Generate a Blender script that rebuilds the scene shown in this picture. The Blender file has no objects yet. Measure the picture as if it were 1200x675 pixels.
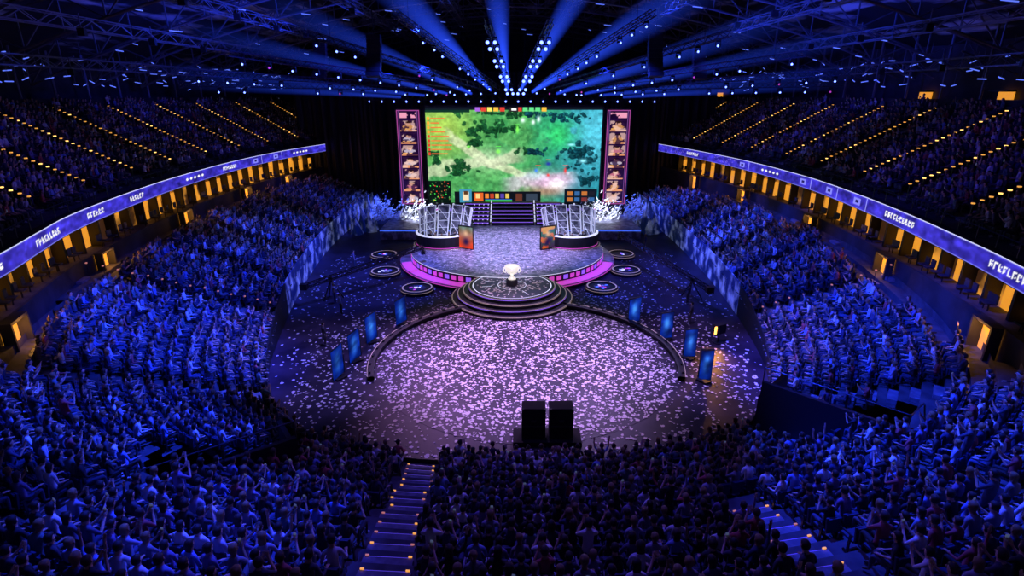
import bpy, math, random
import numpy as np
from mathutils import Vector, Matrix
random.seed(7); rng=np.random.default_rng(7)
S=bpy.context.scene
try:
    S.view_settings.view_transform='Standard'
    S.view_settings.look='None'
except Exception as e: print(e)
COL=S.collection

# ---------------------------------------------------------------- materials
def nt(m):
    m.use_nodes=True
    return m.node_tree.nodes, m.node_tree.links
def pmat(name,col,rough=.6,metal=0.,em=None,es=0.,noise=None,nscale=4.,bump=0.,sample=True):
    m=bpy.data.materials.new(name); N,L=nt(m); b=N['Principled BSDF']
    b.inputs['Base Color'].default_value=(*col,1); b.inputs['Roughness'].default_value=rough
    b.inputs['Metallic'].default_value=metal
    if em is not None:
        b.inputs['Emission Color'].default_value=(*em,1); b.inputs['Emission Strength'].default_value=es
    if noise is not None:
        tc=N.new('ShaderNodeTexCoord'); n=N.new('ShaderNodeTexNoise'); n.inputs['Scale'].default_value=nscale; n.inputs['Detail'].default_value=5
        L.new(tc.outputs['Object'],n.inputs['Vector'])
        r=N.new('ShaderNodeValToRGB'); r.color_ramp.elements[0].position=.4; r.color_ramp.elements[1].position=.62
        r.color_ramp.elements[0].color=(*col,1); r.color_ramp.elements[1].color=(*noise,1)
        L.new(n.outputs['Fac'],r.inputs['Fac']); L.new(r.outputs['Color'],b.inputs['Base Color'])
    if not sample:
        m.cycles.emission_sampling='NONE'
    return m
def randmat(name,cols,rough=.8):
    m=bpy.data.materials.new(name); N,L=nt(m); b=N['Principled BSDF']; b.inputs['Roughness'].default_value=rough
    oi=N.new('ShaderNodeObjectInfo'); r=N.new('ShaderNodeValToRGB'); r.color_ramp.interpolation='CONSTANT'
    el=r.color_ramp.elements
    while len(el)<len(cols): el.new(.5)
    for i,c in enumerate(cols): el[i].position=i/len(cols); el[i].color=(*c,1)
    L.new(oi.outputs['Random'],r.inputs['Fac']); L.new(r.outputs['Color'],b.inputs['Base Color'])
    return m
def vcmat(name,strength=1.,sample=True):
    m=bpy.data.materials.new(name); N,L=nt(m); b=N['Principled BSDF']
    a=N.new('ShaderNodeAttribute'); a.attribute_name='Col'
    b.inputs['Base Color'].default_value=(.01,.01,.01,1); b.inputs['Roughness'].default_value=.5
    b.inputs['Specular IOR Level'].default_value=.1
    L.new(a.outputs['Color'],b.inputs['Emission Color']); b.inputs['Emission Strength'].default_value=strength
    if not sample: m.cycles.emission_sampling='NONE'
    return m
M={}
M['black']=pmat('black_paint',(.012,.012,.016),.5)
M['matte']=pmat('matte_black_case',(.004,.004,.005),.9)
M['dark']=pmat('dark_metal',(.05,.05,.06),.4,.6)
M['frame']=pmat('booth_frame_aluminium',(.85,.85,.9),.4,.0,em=(.6,.65,1),es=.35,sample=False)  # slight emission paints light onto the frames
M['fin']=pmat('booth_fin_panel',(.07,.08,.11),.35,.1,noise=(.4,.4,.5),nscale=2.2)
M['steel']=pmat('roof_steel',(.16,.16,.18),.5,.2)
def deck_mat():
    m=bpy.data.materials.new('roof_deck'); N,L=nt(m); b=N['Principled BSDF']; b.inputs['Roughness'].default_value=.8
    tc=N.new('ShaderNodeTexCoord'); mp=N.new('ShaderNodeMapping'); mp.inputs['Scale'].default_value=(.5,.1,.3)
    n=N.new('ShaderNodeTexNoise'); n.inputs['Scale'].default_value=1.; n.inputs['Detail'].default_value=7
    L.new(tc.outputs['Object'],mp.inputs[0]); L.new(mp.outputs[0],n.inputs['Vector'])
    r=N.new('ShaderNodeValToRGB'); r.color_ramp.elements[0].color=(.012,.012,.015,1); r.color_ramp.elements[1].color=(.7,.7,.75,1)  # pale streaks put gobo-patterned light into the deck colour
    r.color_ramp.elements[0].position=.54; r.color_ramp.elements[1].position=.66
    L.new(n.outputs['Fac'],r.inputs['Fac']); L.new(r.outputs['Color'],b.inputs['Base Color']); return m
M['deck']=deck_mat()
M['conc']=pmat('concrete_step',(.05,.05,.06),.85,noise=(.09,.09,.1),nscale=1.5)
M['stepc']=pmat('stair_tread',(.14,.14,.18),.8,noise=(.24,.24,.28),nscale=3)
M['wall']=pmat('concrete_wall',(.03,.03,.035),.9,noise=(.05,.05,.06),nscale=.7)
M['seat']=pmat('seat_plastic',(.03,.04,.09),.5)
M['seatm']=pmat('seat_bracket',(.08,.08,.08),.4,.8)
M['warms']=pmat('aisle_step_light',(.5,.3,.1),.5,em=(1,.42,.07),es=.9,sample=False)
M['warmd']=pmat('dim_step_light',(.4,.2,.1),.5,em=(.9,.3,.3),es=.45,sample=False)
M['suitel']=pmat('suite_ceiling_light',(.5,.3,.1),.5,em=(1,.55,.14),es=2.0,sample=False)
M['warmw']=pmat('suite_wall_lit',(.5,.3,.1),.6,em=(1,.38,.03),es=.8,noise=(.9,.5,.1),nscale=1.2,sample=False)  # warm light of suites and doorways put in as panel glow
def suitewall():
    m=bpy.data.materials.new('suite_interior_wall'); N,L=nt(m); b=N['Principled BSDF']
    tc=N.new('ShaderNodeTexCoord'); n=N.new('ShaderNodeTexNoise'); n.inputs['Scale'].default_value=.5; n.inputs['Detail'].default_value=5
    L.new(tc.outputs['Object'],n.inputs['Vector']); r=N.new('ShaderNodeValToRGB')
    r.color_ramp.elements[0].color=(.04,.015,.004,1); r.color_ramp.elements[1].color=(1,.4,.04,1); r.color_ramp.elements[0].position=.46; r.color_ramp.elements[1].position=.64
    L.new(n.outputs['Fac'],r.inputs['Fac']); L.new(r.outputs['Color'],b.inputs['Emission Color']); b.inputs['Emission Strength'].default_value=.85  # warm room light painted as patches of wall glow
    b.inputs['Base Color'].default_value=(.3,.2,.1,1); m.cycles.emission_sampling='NONE'; return m
M['suitew']=suitewall()
M['bluel']=pmat('blue_lens',(.2,.3,1),.3,em=(.13,.2,1),es=5,sample=False)
M['blueg']=pmat('blue_glint_tube',(.2,.3,1),.3,em=(.12,.2,1),es=1.0,sample=False)  # glowing tubes stand in for blue glints on roof and rim
M['blueled']=pmat('blue_led',(.1,.2,1),.3,em=(.06,.16,1),es=1.2,sample=False)
M['mag']=pmat('magenta_led',(.8,.1,.6),.3,em=(.75,.08,.6),es=.6,sample=False)
M['pur']=pmat('purple_led',(.4,.2,1),.3,em=(.3,.13,1),es=.7,sample=False)
M['purd']=pmat('purple_step_led',(.3,.2,.8),.3,em=(.16,.1,.8),es=.35,sample=False)
M['white']=pmat('white_led',(.8,.8,.9),.3,em=(.7,.72,1),es=.9,sample=False)
M['beige']=pmat('step_edge_trim',(.6,.5,.45),.4,.3,em=(.8,.55,.5),es=.28,sample=False)
M['gold']=pmat('trophy_silver_gold',(.95,.9,.8),.3,.5,em=(1,.92,.85),es=.75,sample=False)  # emission paints whiter reflections into the metal
M['gobo_fleck']=pmat('gobo_fleck_pale',(.95,.84,.94),.7)  # pale flecks standing in for a gobo light pattern
M['petal']=pmat('white_foliage',(.9,.9,.95),.7)
M['stagefl']=pmat('stage_floor_print',(.10,.10,.17),.35,noise=(.45,.43,.55),nscale=1.6)
M['glass']=pmat('podium_top',(.06,.06,.11),.5,.0)
M['orange']=pmat('orange_lamp',(1,.5,.1),.3,em=(1,.45,.06),es=5)
def floor_mat():
    m=bpy.data.materials.new('arena_floor_vinyl'); N,L=nt(m); b=N['Principled BSDF']
    tc=N.new('ShaderNodeTexCoord'); n=N.new('ShaderNodeTexNoise'); n.inputs['Scale'].default_value=.5; n.inputs['Detail'].default_value=6
    L.new(tc.outputs['Object'],n.inputs['Vector'])
    r=N.new('ShaderNodeValToRGB'); r.color_ramp.elements[0].color=(.014,.009,.024,1); r.color_ramp.elements[1].color=(.05,.034,.07,1)
    r.color_ramp.elements[0].position=.35; r.color_ramp.elements[1].position=.7
    L.new(n.outputs['Fac'],r.inputs['Fac']); L.new(r.outputs['Color'],b.inputs['Base Color']); b.inputs['Roughness'].default_value=.5
    b.inputs['Specular IOR Level'].default_value=.3
    return m
M['floor']=floor_mat()
def ice_mat():
    m=bpy.data.materials.new('ice_print_banner'); N,L=nt(m); b=N['Principled BSDF']
    tc=N.new('ShaderNodeTexCoord')
    n=N.new('ShaderNodeTexNoise'); n.inputs['Scale'].default_value=.8; n.inputs['Detail'].default_value=8
    L.new(tc.outputs['Object'],n.inputs['Vector'])
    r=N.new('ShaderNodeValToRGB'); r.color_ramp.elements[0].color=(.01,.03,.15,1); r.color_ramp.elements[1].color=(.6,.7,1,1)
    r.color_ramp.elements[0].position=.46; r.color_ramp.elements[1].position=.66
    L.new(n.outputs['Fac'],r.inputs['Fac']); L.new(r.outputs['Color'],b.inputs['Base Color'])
    L.new(r.outputs['Color'],b.inputs['Emission Color']); b.inputs['Emission Strength'].default_value=.10  # faint emission painted in so the surface reads as lit
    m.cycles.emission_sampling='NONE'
    return m
M['ice']=ice_mat()
M['shirt']=randmat('crowd_shirt',[(.05,.05,.07),(.6,.6,.65),(.1,.1,.16),(.02,.02,.03),(.4,.08,.08),(.2,.3,.6),(.02,.02,.02),(.85,.85,.85),(.06,.06,.08),(.12,.2,.2),(.25,.25,.3),(.03,.04,.1),(.35,.35,.45),(.02,.02,.03),(.2,.16,.3),(.05,.05,.08)])
M['skin']=randmat('crowd_skin',[(.6,.38,.27),(.5,.3,.2),(.68,.45,.34),(.3,.17,.1),(.62,.4,.3)],.6)
M['hair']=randmat('crowd_hair',[(.02,.015,.01),(.05,.03,.02),(.015,.012,.01),(.25,.16,.07),(.03,.02,.015)],.7)
M['pants']=randmat('crowd_trousers',[(.03,.04,.08),(.02,.02,.02),(.1,.1,.12),(.06,.08,.15)])
M['shoe']=randmat('crowd_shoes',[(.02,.02,.02),(.5,.5,.5),(.1,.1,.1)])
M['phone']=pmat('phone_body',(.1,.1,.12),.3,em=(.3,.4,.8),es=.15,sample=False)

# ---------------------------------------------------------------- mesh builder
class MB:
    def __init__(s): s.v=[];s.f=[];s.m=[];s.mats=[]
    def mi(s,k):
        if k not in s.mats: s.mats.append(k)
        return s.mats.index(k)
    def add(s,vs,fs,k):
        o=len(s.v); s.v+= [tuple(map(float,p)) for p in vs]; i=s.mi(k)
        for f in fs: s.f.append(tuple(o+a for a in f)); s.m.append(i)
    def box(s,c,d,k,ang=0.,tilt=0.):
        hx,hy,hz=d[0]/2,d[1]/2,d[2]/2
        R=Matrix.Rotation(ang,3,'Z')@Matrix.Rotation(tilt,3,'X'); vs=[]
        for x in(-hx,hx):
            for y in(-hy,hy):
                for z in(-hz,hz): vs.append(R@Vector((x,y,z))+Vector(c))
        s.add(vs,[(0,1,3,2),(4,6,7,5),(0,4,5,1),(2,3,7,6),(0,2,6,4),(1,5,7,3)],k)
    def tube(s,p,q,r,k,n=6,r2=None):
        p=Vector(p);q=Vector(q); d=(q-p)
        if d.length<1e-6: return
        d.normalize(); a=d.orthogonal().normalized(); b=d.cross(a); r2=r if r2 is None else r2
        vs=[p+(a*math.cos(t)+b*math.sin(t))*r for t in [2*math.pi*i/n for i in range(n)]]
        vs+=[q+(a*math.cos(t)+b*math.sin(t))*r2 for t in [2*math.pi*i/n for i in range(n)]]
        fs=[(i,(i+1)%n,n+(i+1)%n,n+i) for i in range(n)]+[tuple(range(n))[::-1],tuple(range(n,2*n))]
        s.add(vs,fs,k)
    def lathe(s,prof,c,k,n=24,a0=0.,a1=2*math.pi):
        full=abs(a1-a0-2*math.pi)<1e-6; m=n if full else n+1; vs=[]
        for i in range(m):
            a=a0+(a1-a0)*i/n
            for r,z in prof: vs.append((c[0]+r*math.cos(a),c[1]+r*math.sin(a),c[2]+z))
        P=len(prof); fs=[]
        for i in range(n):
            j=(i+1)%m
            for t in range(P-1): fs.append((i*P+t,j*P+t,j*P+t+1,i*P+t+1))
        s.add(vs,fs,k)
    def ell(s,c,r,k,n=8,m=6):
        prof=[(max(1e-4,math.sin(math.pi*i/m)),-math.cos(math.pi*i/m)) for i in range(m+1)]
        o=len(s.v); s.lathe(prof,(0,0,0),k,n)
        for i in range(o,len(s.v)):
            x,y,z=s.v[i]; s.v[i]=(c[0]+x*r[0],c[1]+y*r[1],c[2]+z*r[2])
    def truss(s,p,q,w,k,r=.05,step=None):
        p=Vector(p);q=Vector(q); d=q-p; Ln=d.length; d.normalize()
        a=d.cross(Vector((0,0,1)))
        if a.length<.01: a=Vector((1,0,0))
        a.normalize(); b=a.cross(d).normalized()
        offs=[a*w/2+b*w/2,-a*w/2+b*w/2,-a*w/2-b*w/2,a*w/2-b*w/2]
        for o in offs: s.tube(p+o,q+o,r,k,4)
        step=step or w*1.2; n=max(1,int(Ln/step))
        for i in range(n):
            A=p+d*(Ln*i/n);B=p+d*(Ln*(i+1)/n)
            for j in range(4):
                o1,o2=offs[j],offs[(j+1)%4]
                s.tube(A+(o1 if i%2 else o2),B+(o2 if i%2 else o1),r*.6,k,3)
    def obj(s,name,smooth=False,parent=None,link=True):
        me=bpy.data.meshes.new(name); me.from_pydata(s.v,[],s.f)
        for k in s.mats: me.materials.append(M[k] if isinstance(k,str) else k)
        me.polygons.foreach_set('material_index',s.m)
        if smooth: me.polygons.foreach_set('use_smooth',[True]*len(s.f))
        me.update(); o=bpy.data.objects.new(name,me)
        if link: COL.objects.link(o)
        if parent: o.parent=parent
        return o
def empty(name,loc=(0,0,0)):
    e=bpy.data.objects.new(name,None); e.location=loc; COL.objects.link(e); return e
def grid_led(name,P,C,mat,parent=None):
    H,W=P.shape[:2]; me=bpy.data.meshes.new(name)
    idx=np.arange(H*W).reshape(H,W)
    f=np.stack([idx[:-1,:-1],idx[:-1,1:],idx[1:,1:],idx[1:,:-1]],-1).reshape(-1,4)
    me.from_pydata(P.reshape(-1,3).tolist(),[],f.tolist())
    a=me.color_attributes.new('Col','FLOAT_COLOR','POINT')
    c=np.ones((H*W,4)); c[:,:3]=np.clip(C.reshape(-1,3),0,1)**2.2
    a.data.foreach_set('color',c.ravel()); me.materials.append(mat); me.update()
    o=bpy.data.objects.new(name,me); COL.objects.link(o)
    if parent: o.parent=parent
    return o
def fbm(H,W,base,octv=4,seed=0):
    r=np.random.default_rng(seed); out=np.zeros((H,W)); amp=1;tot=0
    for o in range(octv):
        gh=int(base*2**o)+2; gw=int(base*2**o*W/H)+2; g=r.random((gh,gw))
        y=np.linspace(0,gh-1.001,H);x=np.linspace(0,gw-1.001,W)
        yi=y.astype(int);xi=x.astype(int);fy=(y-yi)[:,None];fx=(x-xi)[None]
        fy=fy*fy*(3-2*fy);fx=fx*fx*(3-2*fx)
        a=g[yi][:,xi];b=g[yi][:,xi+1];c=g[yi+1][:,xi];d=g[yi+1][:,xi+1]
        out+=amp*((a*(1-fx)+b*fx)*(1-fy)+(c*(1-fx)+d*fx)*fy);tot+=amp;amp*=.55
    return out/tot

# ---------------------------------------------------------------- bowl curves
def catmull(pts,n=20):
    P=[np.array(p,float) for p in pts]; P=[2*P[0]-P[1]]+P+[2*P[-1]-P[-2]]; out=[]
    for i in range(1,len(P)-2):
        for t in np.linspace(0,1,n,endpoint=False):
            p0,p1,p2,p3=P[i-1:i+3]
            out.append(.5*((2*p1)+(-p0+p2)*t+(2*p0-5*p1+4*p2-p3)*t*t+(-p0+3*p1-3*p2+p3)*t**3))
    out.append(P[-2]); return np.array(out)
def resample(P,step):
    d=np.r_[0,np.cumsum(np.linalg.norm(np.diff(P[:,:2],axis=0),axis=1))]
    n=max(2,int(d[-1]/step)); s=np.linspace(0,d[-1],n+1)
    return np.stack([np.interp(s,d,P[:,i]) for i in range(P.shape[1])],1)
def normals(P):
    T=np.gradient(P[:,:2],axis=0)
    k=np.ones(9)/9; T=np.stack([np.convolve(np.pad(T[:,i],4,'edge'),k,'valid') for i in (0,1)],1)
    T/=np.linalg.norm(T,axis=1)[:,None]
    return np.stack([-T[:,1],T[:,0]],1)
I=resample(catmull([(19.5,96),(19.5,82),(19.8,65),(19.2,50),(17.8,38),(16,30.5),(12.4,25.2),(6.8,22.6),(.5,22.1),(-6.2,22.6),(-11.6,25.2),(-15.2,30.5),(-17.4,38),(-19.8,50),(-21.5,65),(-21.6,82),(-21.6,96)]),.6)
NI=normals(I)
R=resample(catmull([(17,100),(21.8,88),(24.9,75.5),(26.8,63.2),(27.2,51),(26.4,41.9),(25.2,34.3),(24,28.6),(22.7,23.4),(20,15),(14.5,8),(7.5,3.8),(0,2.6),(-8.5,3.8),(-16,9),(-21.5,17),(-24.7,25.7),(-26.2,29.5),(-27.9,34.2),(-29.4,41.1),(-30.8,50.4),(-31.5,63.2),(-30.6,75.5),(-27.8,88),(-23,100)]),.6)
NR=normals(R)
def inpoly(x,y,P):
    c=np.zeros(x.shape,bool); x1,y1=P[:,0],P[:,1]; x2,y2=np.roll(x1,-1),np.roll(y1,-1)
    for a,b,e,f in zip(x1,y1,x2,y2):
        if b==f: continue
        m=((b>y)!=(f>y))&(x<(e-a)*(y-b)/(f-b)+a); c^=m
    return c
def segd(x,y,p,q):
    p=np.array(p,float);q=np.array(q,float); d=q-p; L2=(d**2).sum()
    t=np.clip(((x-p[0])*d[0]+(y-p[1])*d[1])/L2,0,1)
    return np.hypot(x-p[0]-t*d[0],y-p[1]-t*d[1])
def sst(a,b,x):
    t=np.clip((x-a)/(b-a),0,1); return t*t*(3-2*t)
TR=.82
Z0=.3+1.4*sst(26,44,I[:,1])
DD=np.full(len(I),25.)
for st_ in np.arange(.5,25,.25):
    p=I+NI*st_; out=~inpoly(p[:,0],p[:,1],R); DD=np.where(out&(DD>st_),st_,DD)
ZT_=5.0+3.2*sst(.35,.9,-NI[:,1])
SL=np.clip((ZT_-Z0)/np.maximum(DD-1.,1),.3,.55)
kk=np.ones(31)/31; SL=np.convolve(np.pad(SL,15,'edge'),kk,'valid')
def zl(d): return Z0+SL*d
AIS=[((-4.5,25),(-2.7,3)),((7.9,15),(7.3,3)),((17,38.2),(28,35)),((-17,38.2),(-30,34)),((19,52),(30,53)),((20,66),(30,68)),
     ((-20,52),(-33,53)),((-21,66),(-33,67.5)),((14.5,28),(24,18)),((-14,28.5),(-25,19)),((-9.8,25),(-14,6)),((12,26),(15,8)),((19.5,45),(29,44.5)),((19.8,59),(29,60)),((-19,45),(-32,44)),((-20.5,59),(-33,60))]
VOM=[((15.2,22.6),-math.pi/4,2.9,1.7),((-11.6,18.6),math.pi*.2,2.6,1.5)]
def invom(x,y,e=0.):
    r=np.zeros(np.shape(x),bool)
    for (cx,cy),a,hw,hd in VOM:
        u=(x-cx)*math.cos(a)+(y-cy)*math.sin(a); v=-(x-cx)*math.sin(a)+(y-cy)*math.cos(a)
        r|=(abs(u)<hw+e)&(abs(v)<hd+e)
    return r

# ---------------------------------------------------------------- lower terrace
Rbig=R+NR*.3; Rin=R-NR*1.0
seatP=[]; tb=MB(); st=MB()
for k in range(30):
    d0,d1=k*TR,(k+1)*TR
    A=I+NI*d0;B=I+NI*d1; z=zl(d0); zn=zl(d1)
    mx=(A+B)/2; ok=inpoly(mx[:,0],mx[:,1],Rbig)&(mx[:,1]<97)&~invom(mx[:,0],mx[:,1])
    vs=[];fs=[]
    for i in range(len(I)-1):
        if not(ok[i] and ok[i+1]): continue
        o=len(vs)
        vs+=[(*A[i],z[i]),(*A[i+1],z[i+1]),(*B[i],z[i]),(*B[i+1],z[i+1]),(*B[i],zn[i]),(*B[i+1],zn[i+1])]
        fs+=[(o,o+1,o+3,o+2),(o+2,o+3,o+5,o+4)]
    if vs: tb.add(vs,fs,'conc')
    row=resample(np.c_[I+NI*(d0+.42),z,NI],.56)
    x,y=row[:,0],row[:,1]
    good=inpoly(x,y,Rin)&(y<84)&~invom(x,y,.3)
    for ai,(p,q) in enumerate(AIS): good&=segd(x,y,p,q)>(.92 if ai<2 else .8)
    seatP.append(row[good])
    fine=resample(np.c_[I+NI*(d0+TR/2),z,NI,SL],.2)
    inn=inpoly(fine[:,0],fine[:,1],R)
    for ai,(p,q) in enumerate(AIS):
        dd=segd(fine[:,0],fine[:,1],p,q); j=int(np.argmin(dd))
        if dd[j]<.25 and inn[j] and fine[j,1]<84 and not invom(fine[j,0],fine[j,1]):
            xx,yy,zz,nx,ny,sl=fine[j]; a=math.atan2(ny,nx)+math.pi/2
            rise=sl*TR
            st.box((xx+nx*(TR/4),yy+ny*(TR/4),zz+rise/4),(1.4 if ai<2 else 1.15,TR/2,rise/2),'stepc',a)
            if ai in(2,3):
                st.box((xx-.5*math.cos(a),yy-.5*math.sin(a),zz+rise/2+.95),(.12,.1,.07),'warmd',a)
                st.tube((xx-.5*math.cos(a),yy-.5*math.sin(a),zz),(xx-.5*math.cos(a),yy-.5*math.sin(a),zz+rise/2+.95),.02,'dark',4)
            if ai<2:
                for sgn in(-1,1):
                    st.box((xx+sgn*.6*math.cos(a),yy+sgn*.6*math.sin(a)+.02,zz+rise/2+.03),(.1,.04,.04),'warms' if random.random()<.5 else 'warmd',a)
                st.box((xx,yy+.01,zz+rise/2-.02),(1.2,.03,.03),'purd',a)
tb.obj('floor_lower_terrace'); st.obj('aisle_stairs')
seatL=np.concatenate(seatP)
for (cx,cy),a,hw,hd in VOM:
    vb=MB(); z0=.9; ca,sa=math.cos(a),math.sin(a)
    def loc(u,v,z): return (cx+u*ca-v*sa,cy+u*sa+v*ca,z)
    vb.box(loc(0,0,z0-.1),(2*hw,2*hd,.2),'conc',a)
    for u in(-hw,hw): vb.box(loc(u,0,z0+1.2),(.2,2*hd,2.4),'black',a)
    vb.box(loc(0,-hd,z0+1.6),(2*hw,.2,3.2),'black',a)
    vb.box(loc(0,-hd+.12,z0+.95),(1.6,.06,1.9),'dark',a)
    for u in(-hw,0,hw): vb.tube(loc(u,-hd,z0+3.2),loc(u,-hd,z0+3.9),.03,'dark')
    vb.tube(loc(-hw,-hd,z0+3.9),loc(hw,-hd,z0+3.9),.03,'dark')
    for s in(-hw,hw): vb.tube(loc(s,-hd,z0+3.9),loc(s,hd,z0+3.0),.03,'dark'); vb.tube(loc(s,hd,z0+2.4),loc(s,hd,z0+3.0),.03,'dark')
    vb.obj('vomitory_entrance')
wb=MB(); wi=MB()
for i in range(len(I)-1):
    h=.25+.7*sst(26,44,I[i,1]);h2=.25+.7*sst(26,44,I[i+1,1]); zt=Z0[i]+h; zt2=Z0[i+1]+h2
    a,b=I[i]-NI[i]*.1,I[i+1]-NI[i+1]*.1; c,d=I[i]-NI[i]*.01,I[i+1]-NI[i+1]*.01
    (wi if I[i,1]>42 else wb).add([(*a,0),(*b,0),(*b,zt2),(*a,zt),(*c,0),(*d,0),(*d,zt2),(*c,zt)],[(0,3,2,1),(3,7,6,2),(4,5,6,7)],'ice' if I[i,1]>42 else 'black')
wb.obj('barrier_wall'); wi.obj('printed_barrier_banner')

# ---------------------------------------------------------------- suites + upper tier
sb=MB()
def strip(mb,o1,z1,o2,z2,k,ymin=-99,ymax=97):
    A=R+NR*o1;B=R+NR*o2; vs=[];fs=[]
    for i in range(len(R)-1):
        if R[i,1]<ymin or R[i,1]>ymax: continue
        o=len(vs); vs+=[(*A[i],z1),(*A[i+1],z1),(*B[i+1],z2),(*B[i],z2)]; fs.append((o,o+1,o+2,o+3))
    mb.add(vs,fs,k)
strip(sb,.35,3.8,.35,6.5,'wall',14); strip(sb,.35,6.5,.5,6.5,'wall',14); strip(sb,.5,6.5,.5,6.2,'wall',14)
strip(sb,.5,6.25,2.2,6.25,'conc',14); strip(sb,2.2,6.2,2.2,8.9,'suitew',14,84); strip(sb,0,8.85,2.2,8.85,'wall',14)
strip(sb,0,9.95,1.,9.95,'conc')
sb.obj('wall_suite_level')
su=MB(); L=len(R)
for i in range(6,L-6,4):
    if R[i,1]<14 or R[i,1]>84: continue
    n=NR[i]; a=math.atan2(n[1],n[0])+math.pi/2
    su.box((*(R[i]+n*1.8),7.55),(.22,.75,2.55),'black',a)
    j=min(L-1,i+2); n2=NR[j]; a2=math.atan2(n2[1],n2[0])+math.pi/2; t2=np.array([math.cos(a2),math.sin(a2)])
    if random.random()<.75:
        su.box((*(R[j]+n2*2.1),7.1),(random.uniform(1.2,2.1),.1,1.5),'warmw',a2)
        su.box((*(R[j]+n2*1.),8.78),(1.4,.3,.08),'suitel',a2)
    for q in range(2):
        c=R[j]+n2*1.2+t2*random.uniform(-.9,.9)
        su.box((*c,6.7),(.45,.45,.08),'seat',a2); su.box((*(c+n2*.22),6.95),(.45,.08,.45),'seat',a2); su.tube((*c,6.27),(*c,6.7),.04,'dark')
su.obj('hospitality_suite')
doorpos=[]; door=MB()
tg=[(-24.6,25.5),(-28.6,38),(-31,52),(-31.3,66),(23.2,25),(25.6,36.5),(27.1,50),(26.6,64),(24.5,76),(-30.5,76)]
for t in tg:
    i=int(np.argmin(np.hypot(R[:,0]-t[0],R[:,1]-t[1])))
    n=NR[i]; a=math.atan2(n[1],n[0])+math.pi/2; c=R[i]-n*.0; zc=5.6; doorpos.append((R[i],n))
    door.box((*(R[i]+n*.3),zc),(1.5,.08,1.7),'warmw',a)
    for sg in(-1,1): door.box((c[0]+sg*.85*math.cos(a),c[1]+sg*.85*math.sin(a),zc-.1),(.14,.5,2.0),'wall',a)
    door.box((*c,zc+.93),(1.85,.5,.14),'wall',a)
    door.box((*(R[i]+n*.1),zc+.82),(1.0,.1,.06),'suitel',a)
door.obj('door_lit_entrance')
RR=resample(R,.1); RRn=normals(RR)
W=len(RR);H=15
C=np.zeros((H,W,3)); C[:]=np.array([58,50,185])/255
nz=fbm(H,W,2,3,5)[...,None]; C=C*(.45+1.0*nz)
C[0]=C[-1]=np.array([130,130,240])/255
i=20
while i<W-140:
    kind=random.choice(['text','stars','gap','pix','big','text'])
    if kind=='text':
        n=random.randint(6,10)
        for g in range(n):
            x=i+g*4; pat=rng.random((5,3))<.3; pat[:,0]=True; pat[random.choice([0,2,4]),:]=True
            for yy_ in range(5):
                for dx in range(3):
                    if pat[yy_,dx]: C[5+yy_,x+dx]=.95
        i+=n*4+40
    elif kind=='stars':
        for g in range(5):
            x=i+g*8; C[6:9,x:x+3]=.95; C[7,x-1:x+4]=.95
        i+=80
    elif kind=='pix':
        for g in range(50):
            if random.random()<.4: C[random.randint(2,12),i+g]=(.6,.5,1)
        i+=60
    elif kind=='big':
        C[4:11,i:i+11]=(.5,.5,.95); C[6:9,i+3:i+8]=(.1,.1,.35); C[1:14,i+20:i+21]=(.6,.6,1); i+=50
    else: i+=40
P=np.zeros((H,W,3))
for h in range(H):
    P[h,:,:2]=RR-RRn*.35; P[h,:,2]=8.85+1.0*h/(H-1)
par=empty('ribbon_display_board')
grid_led('led_strip',P,C,vcmat('ribbon_led_surface',1.2,False),par)
rb=MB()
strip(rb,-.33,8.8,.0,8.8,'black'); strip(rb,-.35,9.87,.1,9.92,'black'); strip(rb,-.3,9.87,-.3,8.8,'black')
strip(rb,-.355,9.84,-.355,9.89,'white')
for i in range(0,L,3):
    rb.tube((*(R[i]+NR[i]*.05),9.92),(*(R[i]+NR[i]*.05),10.6),.025,'dark',4)
strip(rb,.03,10.58,.08,10.62,'dark')
rb.obj('board_frame_and_rail',parent=par)
U=R+NR*1.0; NU=NR
ub=MB(); us=MB(); seatU=[]
NUP=14; UT=.8; UR=.40
arc=np.r_[0,np.cumsum(np.linalg.norm(np.diff(U,axis=0),axis=1))]
aisU=[i for i in range(len(U)) if i>0 and int(arc[i]/7.)!=int(arc[i-1]/7.)]
for k in range(NUP):
    d0,d1=k*UT,(k+1)*UT; A=U+NU*d0;B=U+NU*d1;z=9.95+UR*k
    vs=[];fs=[]
    for i in range(len(U)-1):
        o=len(vs); vs+=[(*A[i],z),(*A[i+1],z),(*B[i],z),(*B[i+1],z),(*B[i],z+UR),(*B[i+1],z+UR)]
        fs+=[(o,o+1,o+3,o+2),(o+2,o+3,o+5,o+4)]
    ub.add(vs,fs,'conc')
    row=resample(np.c_[U+NU*(d0+.42),np.full(len(U),z),NU],.56)
    x,y=row[:,0],row[:,1]; good=(y<95)&(y>8)
    for i in aisU: good&=segd(x,y,U[i],U[i]+NU[i]*14)>1.0
    seatU.append(row[good])
    for ii,i in enumerate(aisU):
        if U[i,1]<4: continue
        n=NU[i]; a=math.atan2(n[1],n[0])+math.pi/2; c=U[i]+n*(d0+UT*.75)
        us.box((*c,z+UR/4),(1.5,UT/2,UR/2),'stepc',a)
        tv=np.array([math.cos(a),math.sin(a)])
        for sg in(-1,1):
            if tv[1]*sg>0: continue      # handrail on the far-from-stage side of each aisle
            c2=U[i]+n*(d0+UT*.4)+tv*sg*.7
            us.tube((*c2,z),(*c2,z+1.2),.025,'dark',4)
            if k>0: us.tube((*(c2-n*UT),z-UR+1.2),(*c2,z+1.2),.02,'dark',4)
            for h in(0,.5):
                if k<12: us.box((*(c2+n*UT*h),z+UR*h+1.24),(.15,.15,.07),'suitel' if random.random()<.25 else 'warms',a)
ub.obj('floor_upper_terrace'); us.obj('aisle_stairs')
seatU=np.concatenate(seatU)
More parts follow.
